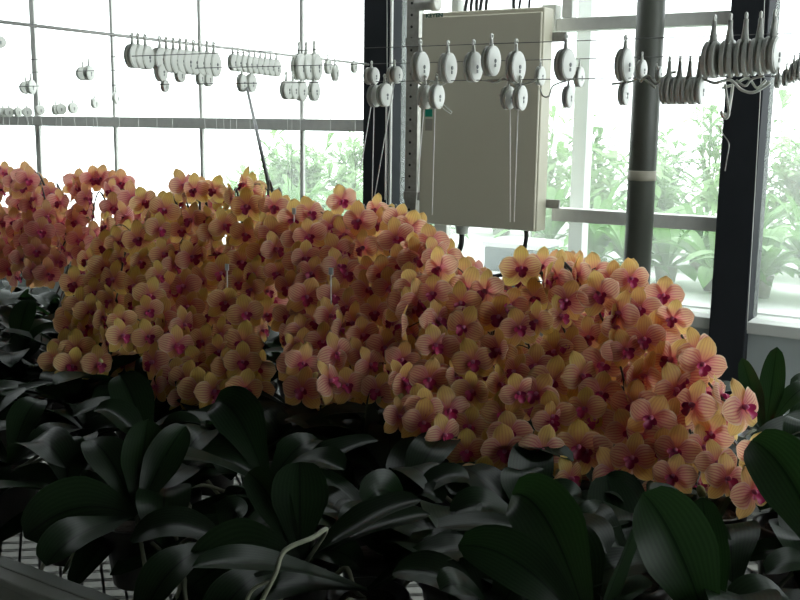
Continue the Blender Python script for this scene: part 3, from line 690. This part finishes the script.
SP = [  # pixel course of each plant's front spike, distance of its top and tip from the aisle, label
 ([(612,268),(650,300),(680,345),(702,385),(724,410)], 2.0, 1.72, 0, 'orchid whose spike arches down the right-hand outline of the flower mass to the dark column'),
 ([(590,268),(627,310),(648,350),(662,390),(660,430),(650,465)], 1.96, 1.66, 1, 'orchid with salmon flowers just inside the right-hand outline, under the round post'),
 ([(555,262),(585,300),(605,345),(618,390),(610,440),(598,478)], 1.96, 1.62, 0, 'orchid topping the right flower mound, its spike falling to the dark leaves'),
 ([(530,268),(548,310),(565,355),(572,400),(565,445),(556,475)], 1.92, 1.60, 2, 'orchid in the middle of the right flower mound with yellow-peach flowers'),
 ([(503,285),(515,330),(530,375),(535,420),(522,465)], 1.90, 1.60, 0, 'orchid below the looped black cable, its flowers reaching down to the leaves'),
 ([(478,300),(485,345),(490,390),(488,435),(478,470)], 1.86, 1.58, 1, 'orchid left of the looped cable, flowers in a straight hanging column'),
 ([(458,268),(458,310),(450,350),(445,395),(440,440)], 1.92, 1.60, 0, 'orchid beneath the cabinet corner with white-edged pink flowers at its top'),
 ([(676,420),(688,445),(695,470),(690,490)], 1.72, 1.60, 1, 'low orchid with pink flowers hanging at the right bottom, beside large leaves'),
 ([(726,442),(738,462),(742,488)], 1.72, 1.62, 1, 'orchid with a short spike of peach flowers farthest right, before the green leaf'),
 ([(432,300),(424,340),(416,385),(410,425)], 1.84, 1.60, 0, 'orchid with orange shaded flowers left of the right flower mound'),
 ([(385,203),(395,240),(402,280),(398,320),(390,360),(385,395)], 2.06, 1.64, 2, 'orchid rising before the dark column left of the cabinet'),
 ([(352,203),(355,245),(360,290),(362,330),(350,365),(332,395)], 2.04, 1.62, 0, 'orchid whose spike ends in the pale striped flowers low in the centre'),
 ([(418,230),(428,255),(430,290),(420,330)], 2.04, 1.76, 0, 'orchid with its top flowers against the lower left cabinet corner'),
 ([(316,212),(324,258),(326,300),(328,345),(318,385)], 2.0, 1.62, 1, 'orchid left of the dark column, its spike hanging to the centre leaves'),
 ([(283,200),(290,252),(297,300),(300,340),(300,385)], 2.0, 1.62, 0, 'orchid under the third mullion with a straight falling spike'),
 ([(257,178),(258,232),(250,275),(240,310),(235,350),(238,395)], 2.02, 1.62, 4, 'orchid with greenish buds at its top where the grey rod hangs'),
 ([(223,186),(222,238),(215,280),(205,320),(198,360),(215,400)], 2.0, 1.60, 3, 'orchid with pale green buds in front, left of the grey rod'),
 ([(188,180),(190,225),(185,265),(178,305),(170,345),(172,405)], 2.0, 1.58, 0, 'orchid under the second-last mullion, lowest flower far down in the dark'),
 ([(160,195),(155,235),(150,270),(140,310),(135,345)], 1.94, 1.60, 0, 'orchid with yellowish flowers in front of the left leaves'),
 ([(120,225),(115,255),(108,290),(100,330),(92,365)], 1.90, 1.58, 2, 'orchid with dull yellow flowers hanging left over the dark leaves'),
 ([(98,262),(85,298),(74,335),(62,372)], 1.84, 1.56, 0, 'orchid farthest left in the front row, spike tip beside the empty dark gap'),
 ([(138,208),(118,182),(96,176),(76,192),(66,225),(66,262)], 2.34, 2.14, 0, 'orchid behind at left whose spike makes a round arch against the window'),
 ([(46,186),(28,212),(22,248),(12,282)], 2.24, 2.02, 0, 'orchid behind at the wide left mullion with pinkish flowers'),
 ([(12,173),(4,208),(2,248),(-6,280)], 2.24, 2.0, 0, 'orchid cut by the left picture edge, its top highest there'),
 ([(60,232),(50,255),(42,278)], 2.1, 1.98, 0, 'orchid with shaded rosy flowers low behind the left gap'),
 ([(150,210),(140,240),(118,265),(100,285)], 2.3, 2.1, 0, 'orchid behind the left front row, reddish shaded flowers'),
 ([(212,190),(205,222),(172,240),(150,262)], 2.34, 2.1, 0, 'orchid behind with flowers showing through gaps left of the grey rod'),
 ([(305,215),(300,250),(275,275),(262,300)], 2.3, 2.06, 0, 'orchid behind the third mullion, flowers half hidden'),
 ([(26,172),(36,200),(40,235),(30,270)], 2.16, 1.98, 0, 'orchid behind at the far left, its top just left of the wide mullion'),
 ([(88,190),(84,222),(92,255),(84,285)], 2.26, 2.04, 0, 'orchid under the round arch spike at left, rosy shaded flowers'),
 ([(118,190),(122,222),(112,250),(104,280)], 2.2, 2.0, 0, 'orchid at the second mullion from the left with rosy flowers'),
 ([(455,262),(475,290),(470,330)], 2.2, 2.0, 0, 'orchid behind with a small flower group under the cable gland'),
 ([(560,262),(600,290),(640,330),(668,372),(690,405)], 2.18, 1.95, 0, 'orchid behind the right mound, glowing orange flowers between the front ones'),
]
for i, (pix, yt, ye, nb, lb) in enumerate(SP):
    mean = at_y(pix[len(pix)//2][0], pix[len(pix)//2][1], yt)
    x, y = free_spot(mean.x+.03, yt+.02 if yt < 2.2 else yt+.08)
    t = new_plant(x, y, lb, SPIKEG)
    crown = Vector((x, y, BZ+.115))
    pal = 'rosy' if yt > 2.06 else ('yellow' if i in (3,5,15,16,18,19,20) else 'peach')
    far_ = yt > 2.15 and pix[0][0] < 200
    fy = .25 if far_ else 0
    spike(t, crown, pix, yt, ye, .036, .041, nb, fy, .6 if (far_ or pix[0][0] < 265) else .42, pal=pal)
    if len(pix) > 3 and yt < 2.2:
        p2 = [(px+R.uniform(8,20)*(1 if px < 600 else -1), py+R.uniform(4,12)) for px, py in pix]
        spike(t, crown, p2, yt+.13, ye+.14, .042, .042, 0, fy, .5, pal=pal)
    random_leaves(t, crown, 5)
    if yt < 1.95: roots(t, 2)

# leafy plants in front, leaf tips placed one by one
LEAFG = 'orchids without flowers in front on the bench'
U = Vector((0,0,1))
FRONT = [ # crown pixel, label, [(tip px, tip py, depth change, width, bow up, facing tilt)]
 ((715,650), 'large-leaved orchid at the bottom right, its widest leaf pointing up', [(643,493,.02,.10,.05,'cam'),(655,482,.22,.055,.07,'up'),(702,497,.10,.055,.03,'cam'),(790,600,.05,.08,.06,'up')]),
 ((592,640), 'orchid at the bottom with one green edge-lit leaf and a broad ribbed one', [(638,523,.04,.055,.01,'side'),(512,494,.12,.095,.10,'cam'),(458,546,.04,.075,.07,'cam'),(560,520,.14,.08,.05,'up')]),
 ((838,585), 'orchid cut by the right picture edge, a round green leaf and pale glossy ones', [(752,440,.16,.105,.07,'cam'),(744,560,.03,.06,.06,'up'),(766,574,-.06,.06,.05,'up'),(742,444,.30,.05,.06,'up')]),
 ((765,435), 'orchid by the right column with two leaves standing upright', [(777,347,.05,.055,.0,'cam'),(742,358,.05,.045,.0,'cam'),(822,388,.02,.055,.08,'up'),(830,425,.0,.06,.05,'up'),(720,432,.0,.06,.05,'up')]),
 ((405,510), 'orchid in the bottom centre with a dark leaf hanging straight down', [(398,578,-.20,.075,.09,'cam'),(443,503,-.05,.055,.05,'up'),(365,505,-.1,.07,.06,'cam'),(470,480,0,.07,.06,'up')]),
 ((300,562), 'orchid in the lower centre with a broad upright leaf and a ribbed green leaf', [(300,462,.08,.09,.03,'cam'),(248,472,.08,.06,.04,'cam'),(190,588,-.02,.115,.06,'cam'),(363,570,-.02,.07,.05,'up')]),
 ((268,488), 'orchid left of the lower centre with leaves spread to the left', [(192,464,.0,.08,.06,'up'),(215,402,.12,.095,.09,'cam'),(320,440,.1,.07,.05,'up'),(345,470,-.1,.08,.06,'up')]),
 ((126,522), 'orchid at the lower left with two leaves standing in a narrow V', [(148,420,.06,.075,.02,'cam'),(186,426,.06,.065,.03,'cam'),(25,538,-.05,.105,.07,'cam'),(90,440,.1,.08,.05,'up')]),
 ((10,465), 'orchid at the left picture edge with a grey shining arched leaf', [(66,468,-.18,.095,.10,'up'),(-60,430,.1,.08,.05,'up'),(40,400,.12,.07,.05,'up'),(-30,520,-.1,.09,.06,'up')]),
 ((362,455), 'orchid behind the centre with one pale shining leaf under the flowers', [(372,395,.06,.085,.05,'side'),(330,420,.05,.07,.06,'up'),(420,430,.0,.08,.06,'up')]),
 ((480,650), 'orchid cut by the bottom picture edge at the centre', [(392,574,.03,.075,.06,'up'),(440,590,-.05,.07,.05,'up'),(530,590,.0,.08,.05,'up'),(480,540,.12,.08,.05,'up')]),
 ((528,535), 'orchid before the right flower mound, dark leaves lying flat', [(450,515,-.02,.085,.06,'up'),(585,500,.02,.08,.06,'up'),(520,470,.1,.08,.05,'up'),(490,575,-.15,.08,.05,'up')]),
 ((650,530), 'orchid behind the widest leaf at the bottom right', [(600,490,.03,.08,.06,'up'),(690,495,.05,.07,.06,'up'),(570,540,-.1,.08,.07,'up')]),
 ((800,480), 'orchid at the right behind the round green leaf', [(745,462,.0,.07,.06,'up'),(860,450,.0,.07,.06,'up'),(800,420,.1,.07,.06,'up'),(760,510,-.12,.075,.06,'up')]),
 ((200,560), 'orchid at the bottom left, mostly hidden, roots showing over the mesh', [(130,540,.0,.09,.06,'up'),(240,520,.0,.08,.06,'up')]),
 ((60,500), 'orchid at the lower left before the gap in the flowers', [(100,470,.0,.085,.06,'up'),(0,495,.0,.085,.06,'up'),(60,440,.1,.08,.05,'up')]),
 ((150,455), 'orchid behind the narrow V of leaves at the lower left', [(120,375,.1,.085,.05,'cam'),(95,410,.0,.08,.06,'up'),(200,430,.0,.08,.06,'up')]),
 ((62,556), 'orchid at the bench corner edge lower left, roots dangling over the mesh', [(-10,545,-.02,.09,.05,'up'),(110,548,-.04,.085,.05,'up'),(40,500,.08,.09,.06,'up'),(70,590,-.2,.07,.05,'up')]),
 ((160,590), 'orchid at the bottom left edge, a dark leaf low over the aluminium rail', [(110,575,-.05,.085,.05,'up'),(215,560,-.02,.09,.06,'up'),(150,540,.08,.09,.06,'up'),(165,640,-.2,.07,.06,'up')]),
 ((75,410), 'orchid in the dark gap under the leftmost flowers', [(60,370,.08,.085,.03,'cam'),(20,400,.0,.08,.06,'up'),(130,400,.0,.08,.06,'up')]),
 ((15,360), 'leafy orchid at the left picture edge below the pinkish flowers', [(60,330,.0,.08,.06,'up'),(-40,350,.0,.08,.06,'up'),(30,300,.1,.07,.05,'up'),(20,395,-.2,.085,.05,'up')]),
 ((860,395), 'orchid past the right column at the picture edge, leaves leaning left', [(790,385,.0,.06,.08,'up'),(805,420,-.1,.06,.06,'up')]),
]
for (cp_, lb, tips) in FRONT:
    cr0 = at_z(cp_[0], cp_[1], BZ+.115)
    x, y = free_spot(cr0.x, cr0.y); crown = Vector((x, y, BZ+.115)); dc = depth(crown)
    t = new_plant(x, y, lb, LEAFG)
    for (px, py, dd, wd, bow, fc_) in tips:
        tip = at_d(px, py, dc+dd)
        if tip.z < BZ+.02: tip.z = BZ+.02
        mid = crown.lerp(tip, .55) + Vector((0,0,bow))
        toc = (CAM-mid).normalized()
        face = {'cam': toc*.8+U*.3, 'up': U+toc*.25, 'side': toc.cross(U)*-1+toc*.3}[fc_]
        mb = MB(); leaf_surface(mb, crown-t.location, mid-t.location, tip-t.location, wd, face, R.uniform(.12,.3), 8, 16, wav=.06)
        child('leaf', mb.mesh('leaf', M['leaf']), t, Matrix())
    if cp_ == (300,562):
        rp = [Vector((x, y, BZ+.10))]+[at_d(px, py, dc+dd) for px, py, dd in ((326,531,-.12),(312,538,-.16),(290,547,-.18),(281,556,-.19),(276,572,-.20),(268,588,-.20),(260,604,-.20))]
        mb = MB(); mb.tube([q-t.location for q in cat_rom(rp, 5)], .0034, 7); child('aerial_root', mb.mesh('aerial_root', M['root']), t, Matrix())
        rp = [at_d(px, py, dc+dd) for px, py, dd in ((273,580,-.20),(262,584,-.2),(252,590,-.2),(246,602,-.2))]
        mb = MB(); mb.tube([q-t.location for q in cat_rom(rp, 5)], .0028, 7); child('aerial_root', mb.mesh('aerial_root', M['root']), t, Matrix())
    random_leaves(t, crown, 3, lmin=.2, lmax=.28)
    roots(t, 9 if cp_[0] < 210 and cp_[1] > 500 else 3, .13)
fill = []
for r_ in range(7):
    yy = BY0+.11+r_*.135
    for q_ in range(26):
        xx = -3.0+q_*.15+(r_ % 2)*.075
        if xx > .55: continue
        if all((xx-u_[0])**2+(yy-u_[1])**2 > .125**2 for u_ in used): used.append((xx, yy)); fill.append((r_, xx, yy))
ROWN = ['along the bench edge', 'second from the bench edge', 'third from the bench edge', 'fourth from the bench edge', 'fifth from the bench edge', 'sixth from the bench edge', 'deepest under flowers']
for r_ in range(7):
    xs = sorted([(x, y) for (rr, x, y) in fill if rr == r_])
    for i, (x, y) in enumerate(xs):
        t = new_plant(x, y, f'plain leafy orchid, {NUM[i]} from the left in the row {ROWN[r_]}', LEAFG)
        crown = Vector((x, y, BZ+.115)); random_leaves(t, crown, 5 if r_ < 5 else 4, lmin=.2, lmax=.32)
        if r_ < 3: roots(t, 2)
# white plant tags on sticks among the flowers
for (px, py, y, lb) in ((219,204,2.1,'small white tag among the flowers under the second-last mullion'), (294,212,1.95,'white tag stick among flowers below the third mullion'), (331,272,1.80,'white clip stick standing before the centre flowers'), (227,268,1.80,'pale stick tag among buds left of centre')):
    p = at_y(px, py, y)
    t = thing('plant_tag', (p.x, p.y, p.z-.12), lb, 'tag', 'white plant tags')
    mb = MB(); mb.tube([(p.x,p.y,p.z-.12),(p.x,p.y,p.z)], .0016, 6); mb.build('stick', M['tag'], t)
    mb = MB(); mb.box((p.x-.006,p.y-.001,p.z-.006),(p.x+.006,p.y+.001,p.z+.010)); mb.build('head_plate', M['tag'], t, smooth=False, bevel=.0006)
print('FLOWERS', n_flowers, 'objects', len(bpy.data.objects), 'BY0', BY0)
